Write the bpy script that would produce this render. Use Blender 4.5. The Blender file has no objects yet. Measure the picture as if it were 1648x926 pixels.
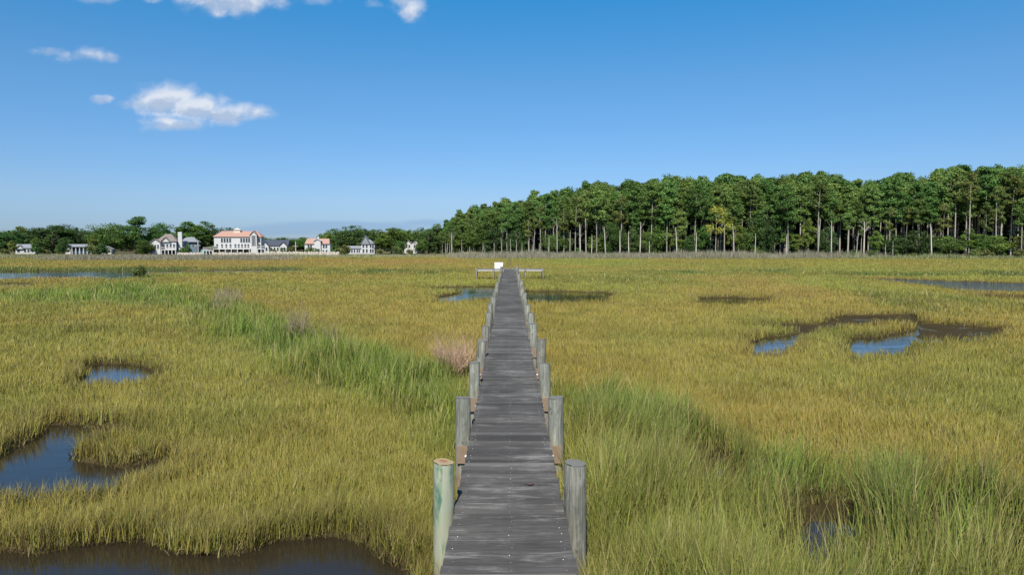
import bpy, math, random
import numpy as np
from mathutils import Vector, Matrix
R = math.radians
random.seed(7); rng = np.random.default_rng(7)
S = bpy.context.scene
C = S.collection

# ------------------------------------------------------------------ camera
F, CX, CY = 1100.0, 824.0, 463.0          # focal length and centre in photo pixels
CZ, DECK = 4.16, 1.2                      # camera and deck height over the marsh mud
PITCH, YAW = math.atan(71/1100), -math.atan(4.5/1100)
cam = bpy.data.objects.new('camera', bpy.data.cameras.new('camera')); C.objects.link(cam)
cam.location = (0, 0, CZ); cam.rotation_euler = (math.pi/2-PITCH, 0, YAW)
cam.data.sensor_width = 36; cam.data.lens = F/1648*36
cam.data.clip_start = .1; cam.data.clip_end = 9000
S.camera = cam
ROT = cam.rotation_euler.to_matrix()
def ray(px, py): return ROT @ Vector(((px-CX)/F, (CY-py)/F, -1))
def at(px, py, z=0.0):                    # the point of height z seen at a photo pixel
    d = ray(px, py); t = (z-CZ)/d.z
    return (d.x*t, d.y*t)
def far(px, dist):                        # x at a distance along the boardwalk axis
    d = ray(px, 405); return d.x/d.y*dist
def hgt(px, py, dist):                    # height of a pixel at a distance
    d = ray(px, py); return CZ+d.z/d.y*dist

# ------------------------------------------------------------------ numpy noise
_T = rng.random((256, 256))
def vnoise(x, y, sc, seed=0):
    x = x/sc+seed*17.3; y = y/sc+seed*31.7
    xi = np.floor(x).astype(int); yi = np.floor(y).astype(int)
    fx = x-xi; fy = y-yi; fx = fx*fx*(3-2*fx); fy = fy*fy*(3-2*fy)
    a = _T[xi & 255, yi & 255]; b = _T[(xi+1) & 255, yi & 255]
    c = _T[xi & 255, (yi+1) & 255]; d = _T[(xi+1) & 255, (yi+1) & 255]
    return (a*(1-fx)+b*fx)*(1-fy)+(c*(1-fx)+d*fx)*fy
def fbm(x, y, sc, seed=0, oct=4):
    s = 0; a = 1; t = 0
    for k in range(oct):
        s = s+a*vnoise(x, y, sc/2**k, seed+k*3); t += a; a *= .55
    return s/t
def sstep(a, b, x):
    t = np.clip((x-a)/(b-a), 0, 1); return t*t*(3-2*t)
def sdf(x, y, poly):                      # signed distance, negative inside
    P = np.array(poly); Q = np.roll(P, -1, 0)
    out = np.full(x.shape, 1e9); ins = np.zeros(x.shape, bool)
    for (ax, ay), (bx, by) in zip(P, Q):
        dx, dy = bx-ax, by-ay
        t = np.clip(((x-ax)*dx+(y-ay)*dy)/(dx*dx+dy*dy+1e-12), 0, 1)
        out = np.minimum(out, (x-ax-t*dx)**2+(y-ay-t*dy)**2)
        if ay != by:
            c = ((ay > y) != (by > y)) & (x < (bx-ax)*(y-ay)/(by-ay)+ax); ins ^= c
    out = np.sqrt(out); return np.where(ins, -out, out)

# ------------------------------------------------------------------ mesh helpers
def mesh_np(name, V, polys, col=None, smooth=False):
    V = np.asarray(V, np.float32)
    me = bpy.data.meshes.new(name)
    me.vertices.add(len(V)); me.vertices.foreach_set('co', V.ravel())
    li, ls, n = [], [], 0
    for P in polys:
        P = np.asarray(P, np.int32)
        if not len(P): continue
        li.append(P.ravel()); ls.append(n+np.arange(len(P), dtype=np.int32)*P.shape[1]); n += P.size
    li = np.concatenate(li); ls = np.concatenate(ls)
    me.loops.add(len(li)); me.loops.foreach_set('vertex_index', li)
    me.polygons.add(len(ls)); me.polygons.foreach_set('loop_start', ls)
    me.update(calc_edges=True)
    if col is not None:
        a = me.color_attributes.new('Col', 'FLOAT_COLOR', 'POINT')
        c4 = np.ones((len(V), 4), np.float32); c4[:, :3] = col
        a.data.foreach_set('color', c4.ravel())
    if smooth: me.polygons.foreach_set('use_smooth', np.ones(len(ls), bool))
    return me
class MB:                                 # collects shapes into one mesh
    def __init__(s): s.v, s.f, s.c, s.mi = [], [], [], []
    def add(s, V, Fs, col=(1, 1, 1), mi=0):
        n = len(s.v); s.v += [tuple(p) for p in V]; s.c += [col]*len(V)
        for f in Fs: s.f.append([i+n for i in f]); s.mi.append(mi)
    def box(s, x0, x1, y0, y1, z0, z1, col=(1, 1, 1), mi=0, M=None):
        V = [Vector(p) for p in ((x0,y0,z0),(x1,y0,z0),(x1,y1,z0),(x0,y1,z0),(x0,y0,z1),(x1,y0,z1),(x1,y1,z1),(x0,y1,z1))]
        if M: V = [M @ p for p in V]
        s.add(V, [(0,3,2,1),(4,5,6,7),(0,1,5,4),(1,2,6,5),(2,3,7,6),(3,0,4,7)], col, mi)
    def tube(s, pts, rad, n=6, col=(1, 1, 1), cap=True, mi=0):
        V, Fs = [], []
        pts = [Vector(p) for p in pts]
        for i, p in enumerate(pts):
            t = (pts[min(i+1, len(pts)-1)]-pts[max(i-1, 0)]).normalized()
            a = t.orthogonal().normalized() if abs(t.z) < .9 else (Vector((1,0,0))-t*t.x).normalized()
            b = t.cross(a)
            for k in range(n):
                an = 2*math.pi*k/n; V.append(p+(a*math.cos(an)+b*math.sin(an))*rad[i])
        for i in range(len(pts)-1):
            for k in range(n):
                k2 = (k+1) % n; Fs.append((i*n+k, i*n+k2, (i+1)*n+k2, (i+1)*n+k))
        if cap:
            Fs.append(tuple(range((len(pts)-1)*n, len(pts)*n))); Fs.append(tuple(range(n-1, -1, -1)))
        s.add(V, Fs, col, mi)
    def prism(s, prof, y0, y1, col=(1, 1, 1), axis='y', mi=0):       # (x,z) outline extruded
        n = len(prof)
        if axis == 'y': V = [(a, y0, b) for a, b in prof]+[(a, y1, b) for a, b in prof]
        else: V = [(y0, a, b) for a, b in prof]+[(y1, a, b) for a, b in prof]
        s.add(V, [tuple(range(n)), tuple(range(2*n-1, n-1, -1))]+[(k, k+n, (k+1) % n+n, (k+1) % n) for k in range(n)], col, mi)
    def mesh(s, name, smooth=False):
        me = bpy.data.meshes.new(name); me.from_pydata(s.v, [], s.f); me.update()
        a = me.color_attributes.new('Col', 'FLOAT_COLOR', 'POINT')
        a.data.foreach_set('color', np.array([(*c, 1) for c in s.c], np.float32).ravel())
        me.polygons.foreach_set('material_index', np.array(s.mi, np.int32))
        if smooth: me.polygons.foreach_set('use_smooth', np.ones(len(s.f), bool))
        return me
    def build(s, name, mat, parent=None, smooth=False):
        return obj(name, s.mesh(name, smooth), mat, parent)
def obj(name, me, mat, parent=None):
    o = bpy.data.objects.new(name, me); C.objects.link(o)
    for m in (mat if isinstance(mat, (list, tuple)) else [mat]): me.materials.append(m)
    if parent: o.parent = parent
    return o
def tag(o, label=None, cat=None, group=None, kind=None):
    if label: o['label'] = label
    if cat: o['category'] = cat
    if group: o['group'] = group
    if kind: o['kind'] = kind
    return o
def thing(name, loc=(0, 0, 0), rz=0, **k):
    o = bpy.data.objects.new(name, None); C.objects.link(o)
    o.location = loc; o.rotation_euler = (0, 0, rz); o.empty_display_size = .3
    return tag(o, **k)
kids = {}
def copy_tree(o, parent=None):
    c = o.copy(); C.objects.link(c); c.parent = parent
    for ch in o.children: copy_tree(ch, c)
    return c

# ------------------------------------------------------------------ materials
class NT:
    def __init__(s, tree): s.t = tree; s.L = tree.links
    def n(s, typ, **k):
        nd = s.t.nodes.new(typ)
        for a, b in k.items(): setattr(nd, a, b)
        return nd
    def put(s, sock, v):
        if isinstance(v, bpy.types.NodeSocket): s.L.new(v, sock)
        elif isinstance(v, (tuple, list)) and len(v) == 3 and sock.type == 'RGBA': sock.default_value = (*v, 1)
        else: sock.default_value = v
    def m(s, op, a, b=None, c=None, clamp=False):
        nd = s.n('ShaderNodeMath', operation=op, use_clamp=clamp)
        for i, v in enumerate((a, b, c)):
            if v is not None: s.put(nd.inputs[i], v)
        return nd.outputs[0]
    def mix(s, f, a, b, mode='MIX'):
        nd = s.n('ShaderNodeMix', data_type='RGBA', blend_type=mode)
        s.put(nd.inputs[0], f); s.put(nd.inputs[6], a); s.put(nd.inputs[7], b); return nd.outputs[2]
    def vec(s, v, sc, off=(0, 0, 0)):
        nd = s.n('ShaderNodeMapping'); s.put(nd.inputs[0], v); nd.inputs[3].default_value = sc; nd.inputs[1].default_value = off
        return nd.outputs[0]
    def noise(s, v, sc, det=4, rough=.55, dist=0):
        nd = s.n('ShaderNodeTexNoise'); s.put(nd.inputs['Vector'], v)
        nd.inputs['Scale'].default_value = sc; nd.inputs['Detail'].default_value = det
        nd.inputs['Roughness'].default_value = rough; nd.inputs['Distortion'].default_value = dist
        return nd.outputs[0]
    def ss(s, a, b, x):
        nd = s.n('ShaderNodeMapRange', interpolation_type='SMOOTHSTEP')
        s.put(nd.inputs[0], x); nd.inputs[1].default_value = a; nd.inputs[2].default_value = b
        return nd.outputs[0]
def material(name):
    m = bpy.data.materials.new(name); m.use_nodes = True; m.node_tree.nodes.clear()
    g = NT(m.node_tree); g.out = g.n('ShaderNodeOutputMaterial'); return m, g
def principled(g, col, rough=.8, spec=.3, normal=None):
    p = g.n('ShaderNodeBsdfPrincipled'); g.put(p.inputs['Base Color'], col); g.put(p.inputs['Roughness'], rough)
    p.inputs['Specular IOR Level'].default_value = spec
    if normal is not None: g.L.new(normal, p.inputs['Normal'])
    g.L.new(p.outputs[0], g.out.inputs[0]); return p
def bump(g, h, st, dist=.01):
    b = g.n('ShaderNodeBump'); b.inputs['Strength'].default_value = st; b.inputs['Distance'].default_value = dist
    g.L.new(h, b.inputs['Height']); return b.outputs[0]
def plain(name, col, rough=.7, var=.15, sc=3, spec=.3):
    m, g = material(name)
    co = g.n('ShaderNodeTexCoord').outputs['Object']
    n = g.noise(co, sc, 5)
    f = g.m('MULTIPLY_ADD', n, 2*var, 1-var)
    c = g.mix(1.0, col, g.mix(f, (0, 0, 0), (1, 1, 1)), 'MULTIPLY')
    principled(g, c, rough, spec); return m
def foliage(name, vary=.35, trans=.3, hue=.0):
    m, g = material(name)
    at_ = g.n('ShaderNodeAttribute', attribute_name='Col').outputs[0]
    oi = g.n('ShaderNodeObjectInfo').outputs['Random']
    c = at_
    if vary:
        v = g.m('MULTIPLY_ADD', oi, vary, 1-vary/2)
        hs = g.n('ShaderNodeHueSaturation')
        wn = g.n('ShaderNodeTexWhiteNoise', noise_dimensions='1D'); g.L.new(oi, wn.inputs['W'])
        g.L.new(g.m('MULTIPLY_ADD', wn.outputs[0], hue, .5-hue/2), hs.inputs['Hue'])
        g.L.new(v, hs.inputs['Value']); g.L.new(at_, hs.inputs['Color']); c = hs.outputs[0]
    d = g.n('ShaderNodeBsdfDiffuse'); t = g.n('ShaderNodeBsdfTranslucent')
    g.L.new(c, d.inputs[0]); g.L.new(c, t.inputs[0])
    mx = g.n('ShaderNodeMixShader'); mx.inputs[0].default_value = trans
    g.L.new(d.outputs[0], mx.inputs[1]); g.L.new(t.outputs[0], mx.inputs[2])
    g.L.new(mx.outputs[0], g.out.inputs[0]); return m
M_grass = foliage('grass_blades', 0, .35)
M_pine = foliage('pine_needles', .5, .25, .05)
M_leaf = foliage('broad_leaves', .45, .3, .05)
M_reed = foliage('reed_stems', 0, .3)

def m_bark(name, col):
    m, g = material(name); co = g.n('ShaderNodeTexCoord').outputs['Object']
    oi = g.n('ShaderNodeObjectInfo').outputs['Random']
    n = g.noise(g.vec(co, (4, 4, .8)), 1.5, 6, .65)
    f = g.m('ADD', g.m('MULTIPLY_ADD', n, 1.1, .3), g.m('MULTIPLY_ADD', oi, .5, -.25))
    principled(g, g.mix(1, col, g.mix(f, (0, 0, 0), (1, 1, 1)), 'MULTIPLY'), .9, .1); return m
M_bark = m_bark('pine_bark', (.32, .295, .25))
M_dead = m_bark('bleached_wood', (.46, .42, .36))
M_oakbark = m_bark('grey_bark', (.22, .19, .15))

# mud and thatch ground, coloured by its own attribute
m, g = material('marsh_mud'); M_ground = m
co = g.n('ShaderNodeTexCoord').outputs['Object']
a_ = g.n('ShaderNodeAttribute', attribute_name='Col').outputs[0]
n1 = g.noise(co, 6, 8, .65); n2 = g.noise(co, .6, 5, .6)
f = g.m('MULTIPLY_ADD', g.m('ADD', n1, n2), .9, .1)
principled(g, g.mix(1, a_, g.mix(f, (0, 0, 0), (1, 1, 1)), 'MULTIPLY'), .85, .06, bump(g, n1, .6, .05))

m, g = material('pond_water'); M_water = m
co = g.n('ShaderNodeTexCoord').outputs['Object']
rip = g.noise(g.vec(co, (1, 1.6, 1)), 3.0, 5, .6, .4)
rip2 = g.noise(g.vec(co, (1, 2.2, 1)), .5, 2, .5)
calm = g.ss(.35, .7, rip2)
sx = g.n('ShaderNodeSeparateXYZ'); g.L.new(co, sx.inputs[0])
windy = g.m('MULTIPLY', g.ss(34, 40, sx.outputs[0]), g.ss(55, 62, sx.outputs[1]))    # the open creek on the right is ruffled by wind
h = g.m('MULTIPLY', rip, g.m('ADD', g.m('MULTIPLY_ADD', calm, .8, .2), g.m('MULTIPLY', windy, 9.0)))
pw = principled(g, (.022, .017, .010), .04, .5, bump(g, h, .14, .05)); pw.inputs['IOR'].default_value = 1.45

# weathered deck boards
m, g = material('weathered_boards'); M_deck = m
co = g.n('ShaderNodeTexCoord').outputs['Object']
a_ = g.n('ShaderNodeAttribute', attribute_name='Col').outputs[0]
gr = g.noise(g.vec(co, (2.2, 55, 30)), 1, 8, .7, .3)
gr2 = g.noise(g.vec(co, (5, 160, 60)), 1, 4, .7)
pat = g.noise(g.vec(co, (1.6, 5.5, 5)), 1, 6, .7, .3)
big = g.noise(g.vec(co, (1.0, .55, 1)), 1, 4, .6)
f = g.m('MULTIPLY_ADD', gr, 1.6, .12)
f = g.m('MULTIPLY', f, g.m('MULTIPLY_ADD', gr2, 1.1, .4))
f = g.m('MULTIPLY', f, g.m('MULTIPLY_ADD', big, .9, .5))
base = g.mix(1, a_, g.mix(f, (0, 0, 0), (1.0, 1.0, 1.0)), 'MULTIPLY')
lich = g.m('MULTIPLY', g.ss(.48, .63, g.m('ADD', g.m('MULTIPLY', pat, .65), g.m('MULTIPLY', big, .35))), g.ss(.40, .60, gr))
base = g.mix(g.m('MULTIPLY', lich, .62), base, (.27, .262, .24))
principled(g, base, .85, .2, bump(g, gr, .5, .006))

def m_wood(name, dark, light, stain, zst):
    m, g = material(name); tc = g.n('ShaderNodeTexCoord').outputs['Object']
    oi = g.n('ShaderNodeObjectInfo').outputs['Random']
    add = g.n('ShaderNodeVectorMath', operation='ADD'); g.L.new(tc, add.inputs[0])
    cmb = g.n('ShaderNodeCombineXYZ'); g.L.new(g.m('MULTIPLY', oi, 40.0), cmb.inputs[2]); g.L.new(cmb.outputs[0], add.inputs[1])
    v = add.outputs[0]
    gr = g.noise(g.vec(v, (24, 24, 1.6)), 1, 8, .7, .5)
    blot = g.noise(g.vec(v, (7, 7, 2.2)), 1, 5, .65, 1.5)
    f = g.ss(.3, .72, g.m('ADD', g.m('MULTIPLY', gr, .6), g.m('MULTIPLY', blot, .4)))
    c = g.mix(f, dark, light)
    c = g.mix(g.m('MULTIPLY', g.ss(.55, .7, blot), .5), c, (.32, .33, .29))
    crk = g.noise(g.vec(v, (34, 34, .9)), 1, 3, .6, .3)
    c = g.mix(g.m('MULTIPLY', g.ss(.60, .68, crk), .8), c, (.035, .034, .028))
    knot = g.noise(g.vec(v, (9, 9, 5)), 1, 2, .5)
    c = g.mix(g.m('MULTIPLY', g.ss(.68, .73, knot), .7), c, (.06, .055, .045))
    z = g.n('ShaderNodeSeparateXYZ'); g.L.new(tc, z.inputs[0])
    st = g.m('SUBTRACT', 1.0, g.ss(zst-.3, zst+.3, g.m('ADD', z.outputs[2], g.m('MULTIPLY_ADD', gr, .5, -.25))))
    c = g.mix(g.m('MULTIPLY', st, .75), c, stain)
    principled(g, c, .85, .2, bump(g, gr, .6, .012)); return m
M_pile = m_wood('weathered_piling', (.07, .07, .055), (.27, .26, .22), (.20, .12, .055), .42)
M_pile2 = m_wood('lichen_piling', (.085, .09, .07), (.32, .32, .27), (.20, .12, .055), .42)
# the newest piling: green tinted treated timber with grain swirls
m, g = material('green_treated_timber'); M_new = m
tc = g.n('ShaderNodeTexCoord').outputs['Object']
blot = g.noise(g.vec(tc, (4, 4, 1.3), (3.1, .4, .2)), 1, 4, .55, 1.0)
sw = g.m('SINE', g.m('MULTIPLY', blot, 60.0))
fine = g.noise(g.vec(tc, (30, 30, 2)), 1, 6, .7)
gmask = g.m('MULTIPLY', g.ss(.46, .56, g.noise(g.vec(tc, (7, 7, 1.6), (1, 2, 1.1)), 1, 3, .5, .8)), g.m('MULTIPLY_ADD', sw, .25, .7), clamp=True)
c = g.mix(fine, (.19, .21, .145), (.36, .37, .275))
c = g.mix(gmask, c, (.05, .135, .085))
z = g.n('ShaderNodeSeparateXYZ'); g.L.new(tc, z.inputs[0])
st = g.m('SUBTRACT', 1.0, g.ss(.2, .85, g.m('ADD', z.outputs[2], g.m('MULTIPLY_ADD', fine, .5, -.25))))
c = g.mix(g.m('MULTIPLY', st, .7), c, (.27, .17, .07))
principled(g, c, .75, .25, bump(g, fine, .4, .008))
# end grain of the fresh cut
m, g = material('cut_end_grain'); M_cut = m
tc = g.n('ShaderNodeTexCoord').outputs['Object']
ln = g.n('ShaderNodeVectorMath', operation='LENGTH'); g.L.new(g.vec(tc, (1, 1, 0)), ln.inputs[0])
ringn = g.m('SINE', g.m('MULTIPLY_ADD', ln.outputs[1], 420.0, g.m('MULTIPLY', g.noise(tc, 9, 3), 5)))
c = g.mix(g.m('MULTIPLY_ADD', ringn, .3, .4), (.33, .26, .15), (.24, .17, .09))
c = g.mix(g.m('MULTIPLY', g.ss(.62, .4, g.m('ADD', g.m('MULTIPLY', ln.outputs[1], 6), g.m('MULTIPLY', g.noise(tc, 14, 4), .5))), 1.0), c, (.27, .12, .07))
principled(g, c, .8, .2)
M_cutgrey = plain('grey_end_grain', (.13, .13, .115), .9, .4, 25)
M_beam = plain('tan_timber', (.20, .145, .10), .85, .3, 9)
M_str = plain('grey_timber', (.22, .20, .17), .85, .3, 7)
M_pale = plain('pale_timber', (.33, .31, .28), .85, .2, 4)
M_bolt = plain('white_bolt_cap', (.75, .75, .75), .4, .05)
M_white = plain('white_plastic', (.86, .86, .86), .35, .03)
M_shell = plain('dark_shell', (.06, .035, .03), .6, .4, 60)
# ------------------------------------------------------------------ sky, sun, exposure
SUN_EL, SUN_AZ = 48.0, 188.0              # azimuth clockwise from +Y: behind the camera, a little left
w = bpy.data.worlds.new('World'); S.world = w; w.use_nodes = True
w.node_tree.nodes.clear(); g = NT(w.node_tree)
sky = g.n('ShaderNodeTexSky', sky_type='NISHITA'); sky.sun_disc = False
sky.sun_elevation = R(SUN_EL); sky.sun_rotation = R(SUN_AZ)
sky.altitude = 0; sky.air_density = 1.0; sky.dust_density = .35; sky.ozone_density = 3.0
gen = g.n('ShaderNodeTexCoord').outputs['Generated']
sp = g.n('ShaderNodeSeparateXYZ'); g.L.new(gen, sp.inputs[0])
yy = g.m('MAXIMUM', sp.outputs[1], .02)
U = g.m('DIVIDE', sp.outputs[0], yy); V = g.m('DIVIDE', sp.outputs[2], yy)
front = g.ss(.1, .3, sp.outputs[1])
cv = g.n('ShaderNodeCombineXYZ'); g.L.new(U, cv.inputs[0]); g.L.new(V, cv.inputs[1])
warp = g.noise(g.vec(cv.outputs[0], (1, 1.5, 1)), 14, 3, .5)
def uv(px, py):
    d = ray(px, py); return d.x/d.y, d.z/d.y
def fnoise(off):
    return g.noise(g.vec(cv.outputs[0], (1, 1.35, 1), off), 25, 9, .60, .25)
N1 = fnoise((0, 0, .0)); N2 = fnoise((.006, -.012, 0))
lump = g.n('ShaderNodeTexVoronoi', feature='SMOOTH_F1'); g.L.new(g.vec(cv.outputs[0], (1, 1.2, 1)), lump.inputs['Vector'])
lump.inputs['Scale'].default_value = 38; lump.inputs['Smoothness'].default_value = .5
def blobs(lst, up=0):
    tot = None
    for px, py, rx, ry, st in lst:
        py -= up
        u0, v0 = uv(px, py)
        du = g.m('DIVIDE', g.m('SUBTRACT', U, u0), rx/F); dv = g.m('DIVIDE', g.m('SUBTRACT', V, v0), ry/F)
        r2 = g.m('ADD', g.m('MULTIPLY', du, du), g.m('MULTIPLY', dv, dv))
        e = g.m('MULTIPLY', g.m('EXPONENT', g.m('MULTIPLY', r2, -1.0)), st)
        tot = e if tot is None else g.m('MAXIMUM', tot, e)
    return tot
CL = [(268, 160, 50, 24, 1.15), (315, 175, 55, 22, 1.1), (365, 183, 46, 18, .95), (285, 200, 58, 13, .9),
               (405, 180, 36, 15, .7), (160, 159, 24, 8, .62), (205, 168, 25, 9, .45),
               (380, 0, 75, 22, 1.0), (345, -8, 60, 20, 1.0), (660, 16, 26, 24, .75), (655, 0, 30, 16, .8), (160, -4, 45, 10, .7),
               (90, 83, 42, 9, .52), (135, 88, 50, 13, .66), (168, 92, 26, 10, .6), (250, 0, 20, 6, .4), (600, 4, 26, 9, .4), (510, 2, 60, 9, .45)]
dense = blobs(CL); dense_up = blobs(CL, 9)
cl = g.m('ADD', g.m('MULTIPLY', dense, 1.3), g.m('MULTIPLY_ADD', N1, 1.25, -.50))
cl = g.m('ADD', cl, g.m('MULTIPLY_ADD', lump.outputs[0], -.55, .2))
mask = g.m('MULTIPLY', g.m('MULTIPLY', g.ss(.28, 1.3, cl), front), g.ss(.05, .3, dense))
lit = g.ss(-.34, .30, g.m('ADD', g.m('MULTIPLY', g.m('SUBTRACT', N1, N2), 1.9), g.m('MULTIPLY_ADD', g.m('SUBTRACT', dense_up, dense), 1.3, .10)))
ccol = g.mix(lit, (4.0, 4.8, 6.2), (6.8, 7.1, 7.7))
# clear, deep blue air: the sky's own colour graded by elevation
rampn = g.n('ShaderNodeValToRGB'); g.L.new(g.m('MULTIPLY', sp.outputs[2], .8), rampn.inputs[0]); cr = rampn.color_ramp
stops = ((.02, (.46, .62, .98)), (.05, (.54, .69, .97)), (.176, (.47, .83, 1.06)), (.268, (.22, .91, 1.22)), (.5, (.45, 1.0, 1.25)), (.8, (.7, 1.0, 1.2)))
while len(cr.elements) < len(stops): cr.elements.new(.5)
for k_, (p_, c_) in enumerate(stops): cr.elements[k_].position = p_
for k_, (p_, c_) in enumerate(stops): cr.elements[k_].position = p_; cr.elements[k_].color = (*c_, 1)
skyc = g.mix(1.0, sky.outputs[0], rampn.outputs[0], 'MULTIPLY')
# distant grey-blue bank low over the horizon
bank = blobs([(560, 366, 190, 12, 1.0), (450, 372, 150, 10, .9), (690, 360, 80, 9, .8)])
bn = g.noise(g.vec(cv.outputs[0], (1, 7, 1)), 9, 5, .6)
bm = g.m('MULTIPLY', g.ss(.25, .75, g.m('ADD', bank, g.m('MULTIPLY_ADD', bn, .9, -.5))), g.m('MULTIPLY', front, .5))
skyc = g.mix(bm, skyc, (2.1, 3.5, 5.6))
skyc = g.mix(g.m('MULTIPLY', mask, .88), skyc, ccol)
bg = g.n('ShaderNodeBackground'); g.L.new(skyc, bg.inputs[0]); bg.inputs[1].default_value = .07
wo = g.n('ShaderNodeOutputWorld'); g.L.new(bg.outputs[0], wo.inputs[0])
sun = bpy.data.objects.new('sun', bpy.data.lights.new('sun', 'SUN')); C.objects.link(sun)
sun.data.energy = 4.4; sun.data.angle = R(.53); sun.data.color = (1, .95, .87)
sv = Vector((math.sin(R(SUN_AZ))*math.cos(R(SUN_EL)), math.cos(R(SUN_AZ))*math.cos(R(SUN_EL)), math.sin(R(SUN_EL))))
sun.rotation_euler = sv.to_track_quat('Z', 'Y').to_euler(); sun.location = (0, 0, 60)
vs = S.view_settings; vs.view_transform = 'Standard'; vs.look = 'None'; vs.gamma = 1; vs.exposure = 0.75
S.cycles.max_bounces = 6; S.cycles.diffuse_bounces = 3; S.cycles.transmission_bounces = 3
S.cycles.use_denoising = True

# ------------------------------------------------------------------ ponds and grass regions, measured in the photo
GZ = .24
def P(*pts): return [at(p[0], p[1], p[2] if len(p) > 2 else -.06) for p in pts]
N = GZ
ponds = [
  # bottom left pool
  P((-200,885),(0,880),(60,882),(150,871),(215,868),(290,880),(380,884),(455,866),(540,863),(600,876),(640,900),(676,912),(690,935),(690,1010),(300,1040),(-200,1020)),
  # left pool with its mud spit
  P((-160,733),(-10,735),(42,708),(50,684),(120,681),(206,686),(200,704),(150,716),(122,738),(132,748),(190,750),(272,738),(292,748,.1),(225,768,.15),(178,786,.15),(0,796,.15),(-160,807,.15)),
  P((122,592),(165,584),(215,584),(250,592),(264,598),(234,608,.15),(180,614,.15),(126,612,.15)),
  # ponds on the right, around a grass island
  P((1200,553),(1222,544),(1285,536),(1230,528),(1225,522),(1318,522),(1345,509),(1400,507),(1472,507),(1486,520),(1540,523),(1600,527),(1640,533),(1600,536,N),(1556,544,N),(1470,548,.15),(1458,565,.15),(1402,568,.15),(1378,578,.15),(1358,556,.15),(1368,546),(1440,538),(1470,528),(1462,522),(1355,530),(1300,536,N),(1284,550,.15),(1278,563,.15),(1212,566,.15)),
  P((1370,448),(1440,449),(1520,452),(1648,456),(1800,458),(1800,468,N),(1648,466,N),(1560,465,N),(1500,458,N),(1450,456)),
  P((1560,474),(1600,475),(1700,477),(1700,481,N),(1640,479,N),(1590,477,N)),
  P((1115,480),(1180,479),(1255,482),(1235,484,N),(1160,486,N),(1125,483,N)),
  # pool passing under the boardwalk
  P((672,464),(720,462),(790,461),(850,469),(920,469),(975,471),(993,476),(978,481,N),(900,483,N),(845,483,N),(790,478,N),(703,483,.15),(698,480),(742,470),(700,467)),
  # creek on the far left
  P((-150,437),(0,437),(100,436.5),(230,436.5),(350,434.6),(490,434),(492,434,N),(400,436,N),(300,437,N),(245,438,N),(205,446,.2),(190,447,N),(130,444,N),(60,445,N),(0,447,N),(-150,448,N)),
  P((0,456),(55,455.5),(55,456,N),(0,456,N)),
  # hollows in the tall grass on the right
  P((1282,796,.1),(1315,786,.1),(1372,792,.1),(1405,818,.1),(1396,862,.6),(1330,858,.6),(1290,840,.6)),
  P((1462,812,.1),(1500,808,.1),(1520,826,.1),(1515,872,.6),(1474,874,.6)),
  P((1085,722,.1),(1150,712,.1),(1190,728,.1),(1180,772,.6),(1110,772,.6)),
  P((1600,838,.1),(1680,832,.1),(1700,900,.6),(1630,900,.6)),
  P((104,534),(130,532),(160,534),(155,537),(115,538)),  # mud patch on the left, put in for shadows among the grass
]
mud_and_shade_flats = [P((1215,518),(1340,505),(1490,503),(1495,524),(1465,531),(1360,534),(1300,542),(1283,538)), P((1466,515),(1660,526),(1610,543),(1484,551),(1462,540)),  # right ponds: mud that also stands in for dark tree reflections
            P((1275,790),(1412,788),(1412,842),(1280,842)), P((90,526),(176,526),(176,546),(90,546)),  # mud of the right hollow; second patch stands in for grass shadow
            P((116,742),(160,751),(300,735),(300,768),(190,782),(160,762))]
MUDONLY = {13, 12, 14, 11, 6, 9}
boxes = [(min(p[0] for p in q)-6, max(p[0] for p in q)+6, min(p[1] for p in q)-8, max(p[1] for p in q)+8) for q in ponds]
def pond_field(x, y):
    d = np.full(x.shape, 50.0); shallow = np.zeros(x.shape)
    jx = x+(fbm(x, y, 1.1, 5, 3)-.5)*.55; jy = y+(fbm(x, y, 1.1, 9, 3)-.5)*.8
    for i, (q, b) in enumerate(zip(ponds, boxes)):
        k = (x > b[0]) & (x < b[1]) & (y > b[2]) & (y < b[3])
        if not k.any(): continue
        s = sdf(jx[k], jy[k], q)
        if i in MUDONLY: shallow[k] = np.where(s < 1.5, 1, shallow[k])
        d[k] = np.minimum(d[k], s)
    return d, shallow
# tall green grass: levee on the left and everything right of the boardwalk's foot
T = .5
tall_l = P((0,462,T),(120,458,T),(230,446,T),(300,462,T),(380,478,T),(450,494,T),(530,523,T),(640,548,T),(700,575,T),(765,585,T),(752,650,T),(738,712,T),(705,690,T),(640,640,T),(540,600,T),(450,572,T),(395,540,T),(330,505,T),(240,480,T),(100,474,T),(0,475,T))
tall_r = P((880,585,T),(920,615,T),(1000,632,T),(1100,655,T),(1200,688,T),(1300,706,T),(1400,726,T),(1500,745,T),(1660,770,T),(1900,800,T),(1900,1100,T),(860,1100,T))
green_r = P((880,590,T),(1000,640,T),(1100,660,T),(1200,690,T),(1300,710,T),(1420,735,T),(1540,765,T),(1700,800,T),(1800,900,T),(1500,900,T),(1300,800,T),(1100,730,T),(960,700,T),(890,690,T))
bands = [P((-200,428,.4),(490,427,.4),(495,434,.4),(-200,436,.4)), P((490,430,.4),(760,430,.4),(760,438,.4),(490,439,.4)),
         P((1000,432,.4),(1290,431,.4),(1310,438,.4),(1010,440,.4)), P((1310,434,.4),(1800,432,.4),(1800,441,.4),(1330,440,.4)),
         P((850,440,.4),(1080,440,.4),(1110,452,.4),(860,453,.4)), P((1380,462,.4),(1560,470,.4),(1700,490,.4),(1500,500,.4),(1400,480,.4)),
         P((205,436,.4),(245,437,.4),(250,447,.4),(208,449,.4))]
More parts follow.
